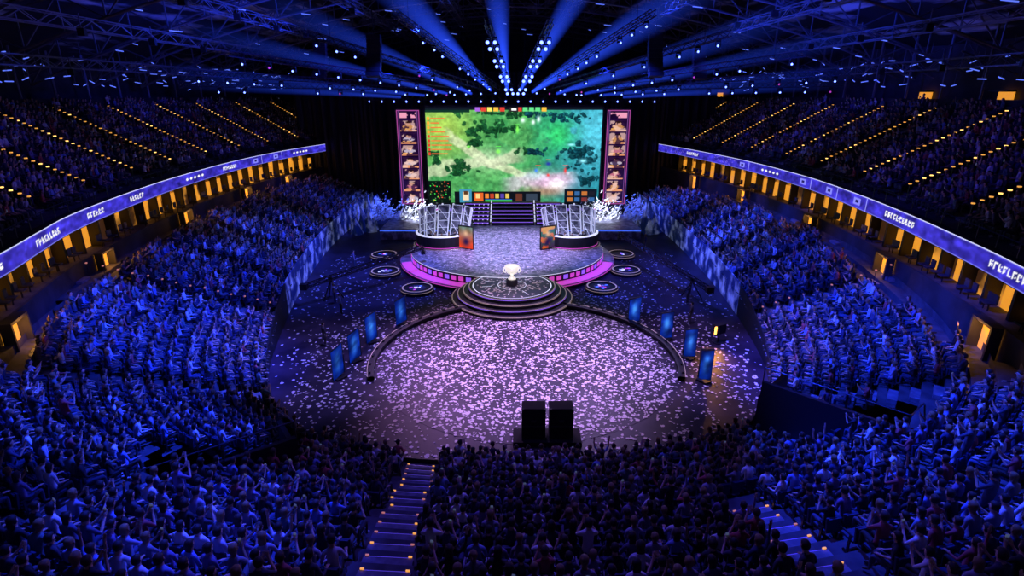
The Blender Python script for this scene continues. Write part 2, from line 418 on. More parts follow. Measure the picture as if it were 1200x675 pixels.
ob=MB(); T0=1+NUP*UT; ZT=9.95+NUP*UR
strip(ob,T0,ZT,T0,ZT+1.0,'wall'); strip(ob,T0,ZT,T0+3,ZT,'conc'); strip(ob,T0+3,ZT,T0+3,27,'wall',-99,99)
ob.obj('wall_upper_rim')
rk=MB()
for i in range(8,L-8,7):
    n=NR[i]; a=math.atan2(n[1],n[0])+math.pi/2
    if R[i,1]<10: continue
    if random.random()<.45 and R[i,0]>0:
        c=R[i]+n*(T0+2.6); rk.box((*c,ZT+1.0),(1.6,.15,1.2),'warmw',a)
        rk.box((*(R[i]+n*(T0+2.2)),ZT+1.7),(2.,.8,.12),'dark',a)
    rk.tube((*(R[i]+n*(T0+.5)),ZT),(*(R[i]+n*(T0+.5)),ZT+7),.12,'steel')
    rk.tube((*(R[i]+n*(T0-2)),ZT+4.8),(*(R[i]+n*(T0+3)),ZT+3),.08,'steel')
    for q in range(6):
        c=R[i]+n*(T0+random.uniform(-3,2.6))+np.array([math.cos(a),math.sin(a)])*random.uniform(-2,2); zz=ZT+random.uniform(2.0,4.8)
        d=np.array([math.cos(a),math.sin(a)])*random.uniform(.15,.6)
        rk.tube((*(c-d),zz),(*(c+d),zz+random.uniform(-.25,.25)),.045,'blueg',5)  # added streaks imitating blue glints along the rim
        rk.tube((*c,zz),(*c,zz+1.5),.02,'steel',3)
rk.obj('rim_kiosk')

# ---------------------------------------------------------------- people
def person(name,pose='lap',stand=False,longhair=False,sleeve=True,phone=False,lean=0.):
    z=.42 if stand else 0.
    V=[];E=[];Rr=[];Lb=[]
    def v(p,r): V.append(Vector(p)); Rr.append(r); return len(V)-1
    def e(a,b,l): E.append((a,b)); Lb.append(l)
    def T(p):
        y=p[1]+lean*(p[2]-.52); return (p[0],y,p[2]+z-abs(lean)*.12*(p[2]-.52))
    pe=v((0,0,.52+z),.135); wa=v(T((0,-.04,.70)),.125); ch=v(T((0,-.05,.92)),.15); nb=v(T((0,-.04,1.08)),.085)
    nk=v(T((0,-.02,1.16)),.052); h1=v(T((0,.015,1.235)),.078); h2=v(T((0,.0,1.32)),.098); h3=v(T((0,-.01,1.395)),.062)
    e(pe,wa,'shirt');e(wa,ch,'shirt');e(ch,nb,'shirt');e(nb,nk,'skin');e(nk,h1,'skin');e(h1,h2,'skin');e(h2,h3,'skin')
    poses={'lap':[(.25,-.02,.80),(.14,.24,.66),(.11,.32,.64)],'up':[(.31,.05,1.24),(.33,.08,1.50),(.34,.09,1.58)],
           'clap':[(.24,.14,.86),(.08,.30,1.06),(.05,.33,1.14)],'phone':[(.22,.10,.84),(.07,.33,1.02),(.05,.37,1.09)],
           'rest':[(.29,.0,.80),(.27,.26,.76),(.26,.34,.75)],'down':[(.25,-.03,.80),(.25,.04,.56),(.25,.06,.48)]}
    for si,s in enumerate((-1,1)):
        ps=pose[si] if isinstance(pose,tuple) else pose
        el,wr,pa=poses[ps]
        sh=v(T((s*.175,-.05,1.05)),.062); ua=v(T(tuple(np.array((s*.175,-.05,1.05))*.5+np.array((s*el[0],el[1],el[2]))*.5)),.052)
        eb=v(T((s*el[0],el[1],el[2])),.042); wv=v(T((s*wr[0],wr[1],wr[2])),.027)
        w3=V[wv];pt=Vector(T((s*pa[0],pa[1],pa[2]))); d=(pt-w3).normalized()
        pb=v(w3+d*.035,.032); pv=v(pt,.034)
        e(nb,sh,'shirt');e(sh,ua,'shirt');e(ua,eb,'shirt');e(eb,wv,'shirt' if sleeve else 'skin');e(wv,pb,'skin');e(pb,pv,'skin')
        lat=Vector((1,0,0))-d*d.x; lat.normalize(); dn=d.cross(lat)
        for fi,(o,ln) in enumerate(((-.03,.055),(-.011,.07),(.011,.075),(.03,.062))):
            a=v(pt+d*.03+lat*o,.0105); b=v(pt+d*(.03+ln)+lat*o*1.15+dn*.012,.008); e(pv,a,'skin'); e(a,b,'skin')
        th=v(w3+d*.05-lat*s*.045,.012); t2=v(w3+d*.09-lat*s*.065,.009); e(pb,th,'skin'); e(th,t2,'skin')
        if stand: J=[(s*.09,0,.88),(s*.11,.02,.50),(s*.12,0,.10),(s*.13,.15,.045)]
        else: J=[(s*.10,.05,.50),(s*.13,.43,.52),(s*.13,.42,.12),(s*.14,.58,.05)]
        a=v(J[0],.10);m=v(tuple((np.array(J[0])+np.array(J[1]))/2),.08);b=v(J[1],.062);c0=v(tuple(np.array(J[1])*.6+np.array(J[2])*.4),.056);c=v(J[2],.038);dd=v(J[3],.038)
        e(pe,a,'pants');e(a,m,'pants');e(m,b,'pants');e(b,c0,'pants');e(c0,c,'pants');e(c,dd,'shoe')
    me=bpy.data.meshes.new('t'); me.from_pydata(V,E,[]); o=bpy.data.objects.new('t',me); COL.objects.link(o)
    sk=o.modifiers.new('s','SKIN'); sk.use_smooth_shade=True
    sd=me.skin_vertices[0].data
    for i,r in enumerate(Rr): sd[i].radius=(r,r); sd[i].use_root=(i==0)
    ss=o.modifiers.new('u','SUBSURF'); ss.levels=1; ss.render_levels=1
    dg=bpy.context.evaluated_depsgraph_get(); ev=o.evaluated_get(dg); m2=ev.to_mesh()
    vs=[tuple(x.co) for x in m2.vertices]; fs=[tuple(p.vertices) for p in m2.polygons]
    ev.to_mesh_clear(); bpy.data.objects.remove(o)
    va=np.array(vs); Va=np.array([tuple(x) for x in V]); mb=MB()
    ks=['shirt','skin','pants','shoe','hair','phone','black']
    for k in ks: mb.mi(k)
    mb.v=vs
    cen=np.array([va[list(f)].mean(0) for f in fs]); best=np.full(len(fs),9e9); lab=np.zeros(len(fs),int)
    for (a,b),l in zip(E,Lb):
        A,B=Va[a],Va[b]; D=B-A; t=np.clip(((cen-A)@D)/(D@D),0,1); ds=np.linalg.norm(cen-A-t[:,None]*D,axis=1)-(Rr[a]*(1-t)+Rr[b]*t)
        u=ds<best; best[u]=ds[u]; lab[u]=ks.index(l)
    mb.f=fs; mb.m=lab.tolist()
    hc=V[h2]
    o0=len(mb.v); mb.lathe([(.0005,.112),(.06,.10),(.098,.055),(.108,.0),(.10,-.05),(.085,-.085)],(0,0,0),'hair',12)
    for i in range(o0,len(mb.v)):
        x,y,zz=mb.v[i]
        if y>.03 and zz<.04: y=.03; zz=max(zz,.03)
        mb.v[i]=(hc.x+x*.93,hc.y-.014+y*1.05,hc.z+.005+zz)
    if longhair:
        mb.ell((hc.x,hc.y-.075,hc.z-.11),(.095,.045,.17),'hair')
    for s in(-1,1):
        mb.ell((hc.x+s*.098,hc.y,hc.z-.02),(.012,.02,.032),'skin',6,4)
        mb.ell((hc.x+s*.034,hc.y+.088,hc.z-.01),(.012,.008,.008),'black',6,4)
    mb.add([(hc.x-.015,hc.y+.09,hc.z-.045),(hc.x+.015,hc.y+.09,hc.z-.045),(hc.x,hc.y+.122,hc.z-.04),(hc.x,hc.y+.09,hc.z+.005)],[(0,1,2),(1,3,2),(3,0,2)],'skin')
    mb.box((hc.x,hc.y+.088,hc.z-.07),(.04,.01,.008),'black')
    if phone: mb.box((0,T((0,.42,1.12))[1],T((0,0,1.14))[2]),(.075,.01,.15),'phone')
    return mb.obj(name,True,link=False)
crowdcol=bpy.data.collections.new('spectator_variants')
variants=[('lap',0,0,1,0,0.),('rest',0,1,1,0,.05),('clap',0,0,0,0,.1),(('lap','rest'),0,0,1,0,.25),('phone',0,0,0,1,.1),(('rest','up'),0,0,1,0,0.),('lap',0,1,0,0,.12),('up',0,0,0,0,0.),('clap',1,0,0,0,0.)]
for i,(p,s,lh,sl,ph,ln) in enumerate(variants):
    crowdcol.objects.link(person('spectator_%d'%i,p,bool(s),bool(lh),bool(sl),bool(ph),ln))
chaircol=bpy.data.collections.new('seat_variants')
cb=MB()
cb.box((0,.02,.42),(.46,.42,.06),'seat'); cb.box((0,-.2,.66),(.46,.05,.46),'seat',0,-.15)
cb.box((0,-.235,.87),(.40,.05,.06),'seat',0,-.15)
for s in(-1,1):
    cb.box((s*.25,0,.6),(.04,.34,.04),'seatm'); cb.box((s*.25,-.1,.3),(.04,.06,.6),'seatm'); cb.box((s*.25,-.06,.03),(.05,.2,.04),'seatm')
chaircol.objects.link(cb.obj('stadium_chair',link=False))
def scatter(name,pts,ang,scl,idx,coll):
    me=bpy.data.meshes.new(name); me.from_pydata([tuple(p) for p in pts],[],[])
    for nm,ty,dat in(('rotz','FLOAT',ang),('scl','FLOAT',scl),('vid','INT',idx)):
        a=me.attributes.new(nm,ty,'POINT'); a.data.foreach_set('value',np.asarray(dat,dtype=np.int32 if ty=='INT' else np.float32))
    o=bpy.data.objects.new(name,me); COL.objects.link(o)
    g=bpy.data.node_groups.new(name+'_nodes','GeometryNodeTree')
    g.interface.new_socket('Geometry',in_out='INPUT',socket_type='NodeSocketGeometry'); g.interface.new_socket('Geometry',in_out='OUTPUT',socket_type='NodeSocketGeometry')
    N=g.nodes;Lk=g.links; gi=N.new('NodeGroupInput');go=N.new('NodeGroupOutput'); ip=N.new('GeometryNodeInstanceOnPoints')
    ci=N.new('GeometryNodeCollectionInfo'); ci.inputs['Collection'].default_value=coll; ci.inputs['Separate Children'].default_value=True; ci.inputs['Reset Children'].default_value=True
    def na(n,t):
        x=N.new('GeometryNodeInputNamedAttribute'); x.data_type=t; x.inputs['Name'].default_value=n
        return next(q for q in x.outputs if q.enabled and q.name=='Attribute')
    cx=N.new('ShaderNodeCombineXYZ'); er=N.new('FunctionNodeEulerToRotation')
    Lk.new(na('rotz','FLOAT'),cx.inputs[2]); Lk.new(cx.outputs[0],er.inputs[0]); Lk.new(er.outputs[0],ip.inputs['Rotation'])
    Lk.new(na('scl','FLOAT'),ip.inputs['Scale']); ip.inputs['Pick Instance'].default_value=True
    Lk.new(na('vid','INT'),ip.inputs['Instance Index']); Lk.new(ci.outputs[0],ip.inputs['Instance'])
    Lk.new(gi.outputs[0],ip.inputs['Points']); Lk.new(ip.outputs[0],go.inputs[0])
    md=o.modifiers.new('inst','NODES'); md.node_group=g
    return o
for nm,sp,occ in(('spectator_crowd',seatL,.95),('spectator_crowd',seatU,.88)):
    n=len(sp); nx,ny=sp[:,3],sp[:,4]
    tx,ty=-sp[:,0],62-sp[:,1]; tl=np.hypot(tx,ty); fx=-nx*.7+.3*tx/tl; fy=-ny*.7+.3*ty/tl
    ang=np.arctan2(fy,fx)-math.pi/2; ch_ang=np.arctan2(-ny,-nx)-math.pi/2
    scatter('stadium_seating',sp[:,:3],ch_ang,np.ones(n),np.zeros(n),chaircol)
    m=rng.random(n)<occ; k=m.sum()
    vid=rng.choice(len(variants),k,p=[.24,.18,.1,.17,.07,.04,.15,.02,.03])
    scatter(nm,sp[m][:,:3],ang[m]+rng.normal(0,.18,k),rng.uniform(.94,1.08,k),vid,crowdcol)

# ---------------------------------------------------------------- floor
fb=MB(); fb.box((0,50,-.1),(90,110,.2),'floor'); fb.obj('floor')
CX,CY,CR=.9,34.,9.8
cf=MB()
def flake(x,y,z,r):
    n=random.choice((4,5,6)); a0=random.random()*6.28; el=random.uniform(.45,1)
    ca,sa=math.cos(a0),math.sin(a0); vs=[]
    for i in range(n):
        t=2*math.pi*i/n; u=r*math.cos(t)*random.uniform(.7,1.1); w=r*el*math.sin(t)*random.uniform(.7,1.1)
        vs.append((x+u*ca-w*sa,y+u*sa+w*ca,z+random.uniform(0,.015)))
    cf.add(vs,[tuple(range(n))],'gobo_fleck')
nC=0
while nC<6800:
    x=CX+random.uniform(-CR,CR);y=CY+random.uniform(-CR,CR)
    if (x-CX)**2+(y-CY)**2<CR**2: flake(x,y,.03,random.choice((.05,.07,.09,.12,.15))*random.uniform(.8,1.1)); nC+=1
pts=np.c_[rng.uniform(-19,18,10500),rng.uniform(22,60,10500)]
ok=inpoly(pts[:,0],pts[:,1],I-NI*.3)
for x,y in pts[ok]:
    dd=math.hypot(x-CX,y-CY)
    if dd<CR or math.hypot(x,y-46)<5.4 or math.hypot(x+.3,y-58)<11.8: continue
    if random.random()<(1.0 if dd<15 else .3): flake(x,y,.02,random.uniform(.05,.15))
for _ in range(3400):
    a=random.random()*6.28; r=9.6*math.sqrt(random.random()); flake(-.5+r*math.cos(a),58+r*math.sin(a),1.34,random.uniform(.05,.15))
cf.obj('gobo_fleck')  # gobo light pattern laid over floor and stage as flat flakes
ci=MB(); ci.lathe([(0.001,.015),(CR,.015),(CR,.0)],(CX,CY,0),'floor',64); ci.obj('dance_floor_disc')
for a0,a1 in((106,198),(-18,73)):
    rl=MB(); a0=math.radians(a0);a1=math.radians(a1)
    rl.lathe([(CR+.2,0),(CR+.2,.3),(CR+.3,.34),(CR+.6,.34),(CR+.6,0)],(CX,CY,0),'black',32,a0,a1)
    rl.lathe([(CR+.6,.34),(CR+.63,.35)],(CX,CY,0),'beige',32,a0,a1)
    for i in range(14):
        a=a0+(a1-a0)*(i+.5)/14; rl.box((CX+(CR+.45)*math.cos(a),CY+(CR+.45)*math.sin(a),.4),(.1,.3,.1),'dark',a)
    rl.obj('curved_camera_track')

# ---------------------------------------------------------------- stage
SX,SY=-.5,58.
stg=empty('main_stage')
b=MB(); rd=math.radians
b.lathe([(11.4,0),(11.4,.45),(10.5,.5),(10.2,.5),(10.2,1.3),(9.9,1.32),(.001,1.32)],(SX,SY,0),'stagefl',72)
b.lathe([(11.42,.05),(11.42,.40)],(SX,SY,0),'black',72); b.lathe([(11.43,.34),(11.43,.42)],(SX,SY,0),'mag',72)
b.lathe([(10.22,.5),(10.22,1.3)],(SX,SY,0),'black',72)
for i in range(40):
    a=rd(184+i*4.4)
    if rd(262)<a<rd(278): continue
    b.box((SX+10.24*math.cos(a),SY+10.24*math.sin(a),.85),(.5,.05,.4),'mag' if i%3 else 'pur',a+math.pi/2)
b.lathe([(10.24,1.24),(10.24,1.3)],(SX,SY,0),'white',72)
b.lathe([(11.3,.5),(10.7,.53),(10.3,.53)],(SX,SY,0),'mag',72,rd(195),rd(345))
b.box((SX+.3,71,.66),(32,9,1.3),'stagefl'); b.box((SX+.3,66.45,1.15),(32,.06,.06),'blueled')
b.obj('deck',parent=stg)
pd=MB(); px,py=0.,45.9
prof=[];r=5.3;z=0
for i in range(4):
    prof+=[(r,z),(r,z+.3)]; z+=.3; r-=.5
prof+=[(r+.5-.02,z),(3.6,z),(0.001,z)]
pd.lathe(prof,(px,py,0),'black',64)
r=5.3
for i in range(4):
    pd.lathe([(r+.01,.3*i+.23),(r+.01,.3*i+.29)],(px,py,0),'beige' if i%2==0 else 'pur',64)
    pd.lathe([(r-.03,.3*i+.305),(r-.09,.3*i+.305)],(px,py,0),'beige',64); r-=.5
pd.lathe([(.001,1.215),(3.3,1.215)],(px,py,0),'glass',48)
for i in range(10):
    a=2*math.pi*i/10+.2; pd.box((px+2.2*math.cos(a),py+2.2*math.sin(a),1.225),(.05,.9,.01),'white' if i%3 else 'beige',a+math.pi/2)
pd.lathe([(3.38,1.22),(3.46,1.22)],(px,py,0),'white',48); pd.lathe([(1.2,1.222),(1.26,1.222)],(px,py,0),'white',48)
for i in range(220):
    a=random.random()*6.28; r=random.uniform(.6,3.2); pd.box((px+r*math.cos(a),py+r*math.sin(a),1.228),(.16,.12,.01),'gobo_fleck',a)
pd.obj('stepped_podium')
tr=MB(); tr.lathe([(.5,0),(.5,.5),(.42,.55),(.42,.0)],(px,py,1.22),'dark',24); tr.lathe([(.001,.5),(.36,.52),(.22,.65),(.12,.8),(.16,.95),(.42,1.1),(.6,1.4),(.62,1.7),(.55,1.7),(.35,1.2),(.001,1.1)],(px,py,1.25),'gold',28)
for s in(-1,1):
    for i in range(6):
        a=math.pi*(i/6-.5);c=math.pi*((i+1)/6-.5)
        tr.tube((px+s*(.52+.24*math.cos(a)),py,2.6+.24*math.sin(a)),(px+s*(.52+.24*math.cos(c)),py,2.6+.24*math.sin(c)),.045,'gold')
tr.obj('trophy_cup',True)
sr=MB()
for i in range(6): sr.box((.1,69.2+i*.7,1.5+i*.35),(5.4,.7,.5),'black'); sr.box((.1,68.84+i*.7,1.68+i*.35),(5.2,.04,.07),'pur')
for s in(-1,1):
    for i in range(6):
        w=2.2+.25*i
        sr.box((.1+s*(2.9+w/2),69.2+i*.7,1.5+i*.35),(w,.7,.5),'black')
        sr.box((.1+s*(2.9+w/2),68.84+i*.7,1.6+i*.35),(w-.3,.04,.1),'pur')
        for j in range(4): sr.box((.1+s*(3.2+j*.6),68.8+i*.7,1.5+i*.35),(.12,.04,.1),'white')
    for i in range(6): sr.box((.1+s*2.8,69.2+i*.7,1.85+i*.35),(.12,.72,.25),'white')
sr.obj('stage_staircase')
def arcbox(mb,c,r0,r1,z0,z1,a0,a1,k,n=20):
    mb.lathe([(r0,z0),(r1,z0),(r1,z1),(r0,z1),(r0,z0)],c,k,n,a0,a1)
players=[]
for s,bx in((-1,-7.6),(1,6.5)):
    bo=empty('player_booth'); q=MB(); by=60.; c=(bx,by,0)
    arcbox(q,c,2.8,3.0,1.32,2.7,rd(170),rd(370),'black'); arcbox(q,c,1.9,2.9,2.25,2.32,rd(185),rd(355),'black')
    q.lathe([(3.02,1.42),(3.02,1.5)],c,'mag',24,rd(172),rd(368)); q.lathe([(3.02,2.6),(3.02,2.72),(2.8,2.74)],c,'white',24,rd(172),rd(368))
    q.lathe([(0.001,1.36),(3.3,1.36),(3.3,1.32)],c,'black',32); q.lathe([(3.31,1.33),(3.24,1.38)],c,'beige',32)
    for i in range(5):
        a=rd(205+i*32.5); x=bx+2.3*math.cos(a);y=by+2.3*math.sin(a)
        q.box((x,y,2.62),(.58,.05,.34),'dark',a+math.pi/2); q.box((x-.04*math.cos(a),y-.04*math.sin(a),2.62),(.54,.01,.3),'blueled',a+math.pi/2)
        q.tube((x,y,2.32),(x,y,2.5),.03,'dark')
        xx=bx+1.4*math.cos(a);yy=by+1.4*math.sin(a)
        q.box((xx,yy,1.80),(.5,.5,.08),'black',a+math.pi/2); q.box((xx-.27*math.cos(a),yy-.27*math.sin(a),2.1),(.45,.1,.6),'seat',a+math.pi/2); q.tube((xx,yy,1.36),(xx,yy,1.78),.04,'dark'); q.tube((xx,yy,1.38),(xx,yy,1.42),.28,'dark',8)
        players.append((xx,yy,1.36,a-math.pi/2))
    for j in range(6):
        a=rd(-8+j*32.); a2=a+rd(25); h=3.7
        def pp(t,w,off=0.):
            aa=a+(a2-a)*w; r_=2.65+off+.3*t; return (bx+r_*math.cos(aa)-s*.4*t,by+r_*math.sin(aa),1.36+h*t)
        q.add([pp(.06,0),pp(.06,1),pp(.98,1),pp(.98,0),pp(.06,0,.06),pp(.06,1,.06),pp(.98,1,.06),pp(.98,0,.06)],[(0,1,2,3),(7,6,5,4),(3,2,6,7)],'fin')
        for w in(0,1): q.tube(pp(0,w,-.03),pp(1,w,-.03),.07,'frame')
        for t in (.08,.3,.52,.75,1): q.tube(pp(t,0,-.04),pp(t,1,-.04),.04,'frame',4)
        for t in (.08,.52): q.tube(pp(t,0,-.04),pp(t+.4,1,-.04),.035,'frame',4)
    for i in range(70):
        a=random.random()*6.28; r=random.uniform(.2,2.6)
        q.box((bx+r*math.cos(a),by+r*math.sin(a),1.375),(.2,.14,.01),'gobo_fleck',a)
    q.obj('desk_and_fins',parent=bo)
    Hh,Ww=36,22; yy,xx=np.mgrid[0:1:Hh*1j,0:1:Ww*1j]; n=fbm(Hh,Ww,4,4,11+s)
    Cc=np.stack([.85-.6*yy+.3*n,.25+.5*n*yy,.1+.7*yy*n],-1) if s<0 else np.stack([.25+.6*(n>.5),.5*n+.3*yy,.4*(1-n)+.3*yy],-1)
    g=(np.exp(-((xx-.5)**2/.03+(yy-.68)**2/.02)))[...,None]; Cc=Cc*(1-g)+g*np.array([.95,.75,.6])
    g=(np.exp(-((xx-.5)**2/.06+(yy-.3)**2/.04)))[...,None]; Cc=Cc*(1-g)+g*np.array([.15,.1,.3])
    xi=bx-s*2.7; an=.5*s; dx=(math.cos(an),math.sin(an)); P=np.zeros((Hh,Ww,3))
    P[...,0]=xi+(xx-.5)*1.7*dx[0]; P[...,1]=by-2.7+(xx-.5)*1.7*dx[1]; P[...,2]=1.45+2.3*yy
    grid_led('poster_display',P,Cc,vcmat('poster_led',.95,False),bo)
    k=MB(); k.box((xi,by-2.6,2.6),(1.9,.1,2.55),'black',an); k.obj('poster_backing',parent=bo)
pm=person('t_player','clap',False,False,True,False,.05)
for x,y,z,a in players:
    o=bpy.data.objects.new('esports_player',pm.data); o.location=(x,y,z); o.rotation_euler=(0,0,a); COL.objects.link(o)
for x,y in((-14,58.6),(-12.6,52.6),(-8.6,47.5),(8.2,47.9),(11.4,53),(12,58.9)):
    q=MB(); q.lathe([(1.5,0),(1.5,.35),(1.4,.45),(1.2,.45),(1.2,.38),(.001,.38)],(x,y,0),'black',32); q.lathe([(1.51,.28),(1.51,.33)],(x,y,0),'beige',32)
    q.lathe([(1.25,.455),(1.38,.455)],(x,y,0),'beige',32)
    q.lathe([(.0015,.39),(.75,.39)],(x,y,0),'glass',24)
    for i in range(9):
        a=random.random()*6.28; r=random.uniform(0,.6); q.box((x+r*math.cos(a),y+r*math.sin(a),.4),(.3,.18,.02),random.choice(['white','blueled','gobo_fleck','mag']),a)
    q.obj('round_plinth')
def bannerimg(seed):
    n=fbm(24,8,3,4,seed)[...,None]; yy,xx=np.mgrid[0:1:24j,0:1:8j]; g=np.exp(-((xx-.5)**2/.06+(yy-.55)**2/.1))[...,None]
    return np.array([14,45,160])/255*(.3+n)+g*n*np.array([.35,.65,.8])
mban=vcmat('banner_led',.9,False)
for i,(x,y,a) in enumerate(((-10.9,31.2,1.2),(-10.5,33.6,1.0),(-10.1,36.6,.9),(-8.6,39.9,.6),(9.5,40,-.5),(11.2,37,-.7),(12,34,-1.0),(12,30.8,-1.2))):
    e=empty('standing_banner'); h=1.95; w=.85; a2=a*.8
    dx,dy=math.cos(a2),math.sin(a2); yy,xx=np.mgrid[0:1:24j,-.5:.5:8j]; P=np.zeros((24,8,3))
    P[...,0]=x+xx*w*dx;P[...,1]=y+xx*w*dy-.05;P[...,2]=.2+h*yy+xx*.35
    grid_led('print',P,bannerimg(30+i),mban,e)
    q=MB(); A=[(x+t*w*dx,y+t*w*dy+.0,z_) for t,z_ in((-.55,0.05),(.55,.3),(.55,2.4),(-.55,2.05))]
    q.add(A+[(p[0],p[1]+.08,p[2]) for p in A],[(0,1,2,3),(7,6,5,4),(0,4,5,1),(1,5,6,2),(2,6,7,3),(3,7,4,0)],'dark'); q.box((x,y+.05,.06),(w*.9,.6,.12),'black',a2); q.obj('frame',parent=e)
# ---------------------------------------------------------------- video screen
Hh,Ww=200,366
yy,xx=np.mgrid[1:0:Hh*1j,0:1:Ww*1j]; asp=1.85
n1=fbm(Hh,Ww,3,6,1);n2=fbm(Hh,Ww,7,5,2);n3=fbm(Hh,Ww,30,3,3);n4=fbm(Hh,Ww,14,4,9)
def c(*a): return np.array(a)/255.
C=np.zeros((Hh,Ww,3)); C[:]=c(58,138,78)
def mix(mask,col): 
    global C
    mk=np.clip(mask,0,1)[...,None]; C=C*(1-mk)+mk*np.array(col)
def gs(cx,cy,sx,sy): return np.exp(-((xx-cx)**2/sx**2+(yy-cy)**2/sy**2))
mix(sst(.47,.53,n1)*.6,c(92,165,92)); mix(sst(.5,.56,n4)*.35,c(40,110,60)); mix(gs(.08,.8,.2,.32),c(150,185,80)); mix(sst(.55,.9,xx+.1*(n2-.5))*.85,c(28,112,138)); mix(gs(.99,.75,.2,.45)*.85,c(85,185,210))
mix(gs(.75,.72,.1,.2)*sst(.42,.5,n2),c(50,180,100))
w1=.12*(n1-.5)*2
p1=np.abs(yy-(.86-1.1*xx+w1)); mix((1-sst(.05,.085,p1))*(1-sst(.55,.66,xx))*sst(.08,.16,xx)*.85,c(178,188,150))
p2=np.abs(yy-(.36+.28*xx+w1)); mix((1-sst(.045,.08,p2))*(1-sst(.48,.6,xx))*.85,c(170,182,146))
p3=np.abs(yy-(.14+.30*(xx-.4)+w1)); mix((1-sst(.04,.09,p3))*sst(.4,.5,xx)*(1-sst(.8,.9,xx))*.8,c(175,170,180))
mix(gs(.36,.47,.13,.11)*.7,c(195,205,172)); mix(gs(.72,.22,.13,.10)*.95,c(205,155,195)); mix(gs(.75,.19,.05,.06)*1.2,c(255,250,255)); mix(gs(.62,.3,.06,.05)*.8,c(180,210,215)); mix(gs(.68,.12,.12,.05)*.8,c(150,110,90))
rr_=random.Random(5)
clusters=[(.36,.78,.12,.06,70),(.18,.36,.06,.08,60),(.88,.52,.09,.13,70),(.5,.93,.22,.025,46),(.04,.5,.03,.1,20),(.6,.55,.06,.05,34),(.93,.25,.05,.07,30),(.28,.63,.05,.035,22),(.8,.9,.1,.04,24)]
jx=(n4-.5)*.05; jy=(n2-.5)*.07
for (cx,cy,sx,sy,n) in clusters:
    tl=[(rr_.gauss(cx,sx*.55),rr_.gauss(cy,sy*.55)) for _ in range(n)]
    for tx,ty in sorted(tl,key=lambda t:-t[1]):
        r=rr_.uniform(.014,.03); cool=tx>.58; f=rr_.uniform(.7,1.2)
        d=((xx+jx-tx)*asp)**2+((yy+jy-ty))**2
        mix((1-sst(.7,1.1,d/r/r))*.85,c(12,46,56)*f if cool else c(18,60,36)*f); d2=((xx+jx-tx+.003)*asp)**2+((yy+jy-ty-.007))**2; mix((1-sst(.2,1.,d2/(r*.6)**2))*.5,c(30,98,108)*f if cool else c(48,110,52)*f)
C*= (.74+.52*n3)[...,None]
mix(gs(.52,.78,.008,.04)+gs(.24,.6,.01,.012)+gs(.41,.55,.012,.02),c(130,255,90)); mix(gs(.55,.87,.012,.025)+gs(.61,.85,.01,.025)+gs(.64,.88,.01,.03),c(220,240,235)); mix(gs(.63,.35,.01,.02),c(60,120,230)); mix(gs(.8,.35,.008,.03)+gs(.7,.3,.008,.015),c(230,60,60)); mix(gs(.7,.42,.015,.02),c(40,50,150)); mix(gs(.9,.45,.02,.02)+gs(.83,.62,.02,.012),c(150,235,250))
def rect(x0,x1,y0,y1,col): mix(((xx>=x0)&(xx<=x1)&(yy>=y0)&(yy<=y1))*1.,col)
for (x,y) in((.52,.82),(.64,.4),(.7,.46),(.56,.9),(.41,.6),(.8,.4)): rect(x-.015,x+.015,y,y+.007,c(230,60,50) if x>.6 else c(90,240,80))
rect(0,1,.972,1,c(20,25,35)); rect(0,.25,.945,.972,c(20,50,40))
for i in range(10):
    x=.28+i*.035+(.06 if i>4 else 0); rect(x,x+.028,.955,1.,c(*random.choice([(220,170,60),(200,60,50),(90,200,120),(230,210,90),(150,90,200)])))
rect(.475,.525,.95,1,c(40,40,40)); rect(.485,.515,.965,.985,c(240,240,240))
for i in range(9):
    y=.9-i*.045; rect(.008,.02,y-.028,y,c(200,60,40) if i>3 else c(230,150,50)); rect(.025,.025+random.uniform(.05,.12),y-.02,y-.01,c(220,90,50))
rect(0,.13,0,.24,c(12,26,20))
for i in range(60): 
    x,y=random.uniform(.005,.12),random.uniform(.01,.225); rect(x,x+.005,y,y+.009,c(*random.choice([(60,220,80),(230,70,50),(90,130,90),(120,110,60),(40,70,50)])))
rect(.15,.66,0,.125,c(18,22,28)); rect(.18,.25,.005,.15,c(60,130,160)); rect(.2,.235,.03,.12,c(225,195,160)); rect(.205,.23,.09,.13,c(80,50,30))
for i in range(5): x=.33+i*.03; rect(x,x+.022,.05,.1,c(*random.choice([(210,120,50),(170,60,40),(80,60,150),(200,170,80)])))
rect(.265,.32,.02,.11,c(200,90,40)); rect(.275,.3,.05,.1,c(240,190,120)); rect(.33,.49,.015,.028,c(60,200,70)); rect(.33,.49,.032,.04,c(60,110,220)); rect(.51,.55,.02,.1,c(90,50,40)); rect(.57,.64,.02,.1,c(50,60,75)); rect(.8,.99,0,.15,c(16,26,36))
for i in range(8): x=.815+(i%4)*.043; y=.015+(i//4)*.065; rect(x,x+.032,y,y+.045,c(*random.choice([(170,100,50),(50,90,140),(110,45,45),(50,45,60),(30,30,40)])))
C=np.clip(C*1.08,0,1)
scr=empty('video_wall'); YS=76.
P=np.zeros((Hh,Ww,3)); P[...,0]=.25+(xx-.5)*23.2; P[...,1]=YS; P[...,2]=2.85+12.5*yy
grid_led('game_display',P,C,vcmat('video_wall_led',1.2),scr)
q=MB(); q.box((.25,YS+.5,9.1),(23.8,.9,13.1),'black')
for (cx,cz,w,h) in((.25,15.5,23.8,.25),(.25,2.7,23.8,.25)): q.box((cx,YS-.05,cz),(w,.3,h),'dark')
for x in(-11.5,12): q.box((x,YS-.05,9.1),(.25,.3,13),'dark')
q.box((.25,YS+.3,1.4),(30,.8,2.6),'black')
for i in range(30): q.box((-13+i*.9,YS-.15,1.9),(.5,.08,.3),'pur' if i%3 else 'mag')
for i in range(16): q.ell((-11+i*1.5,YS-.6,2.75),(.13,.13,.13),'white')
q.obj('frame',parent=scr)
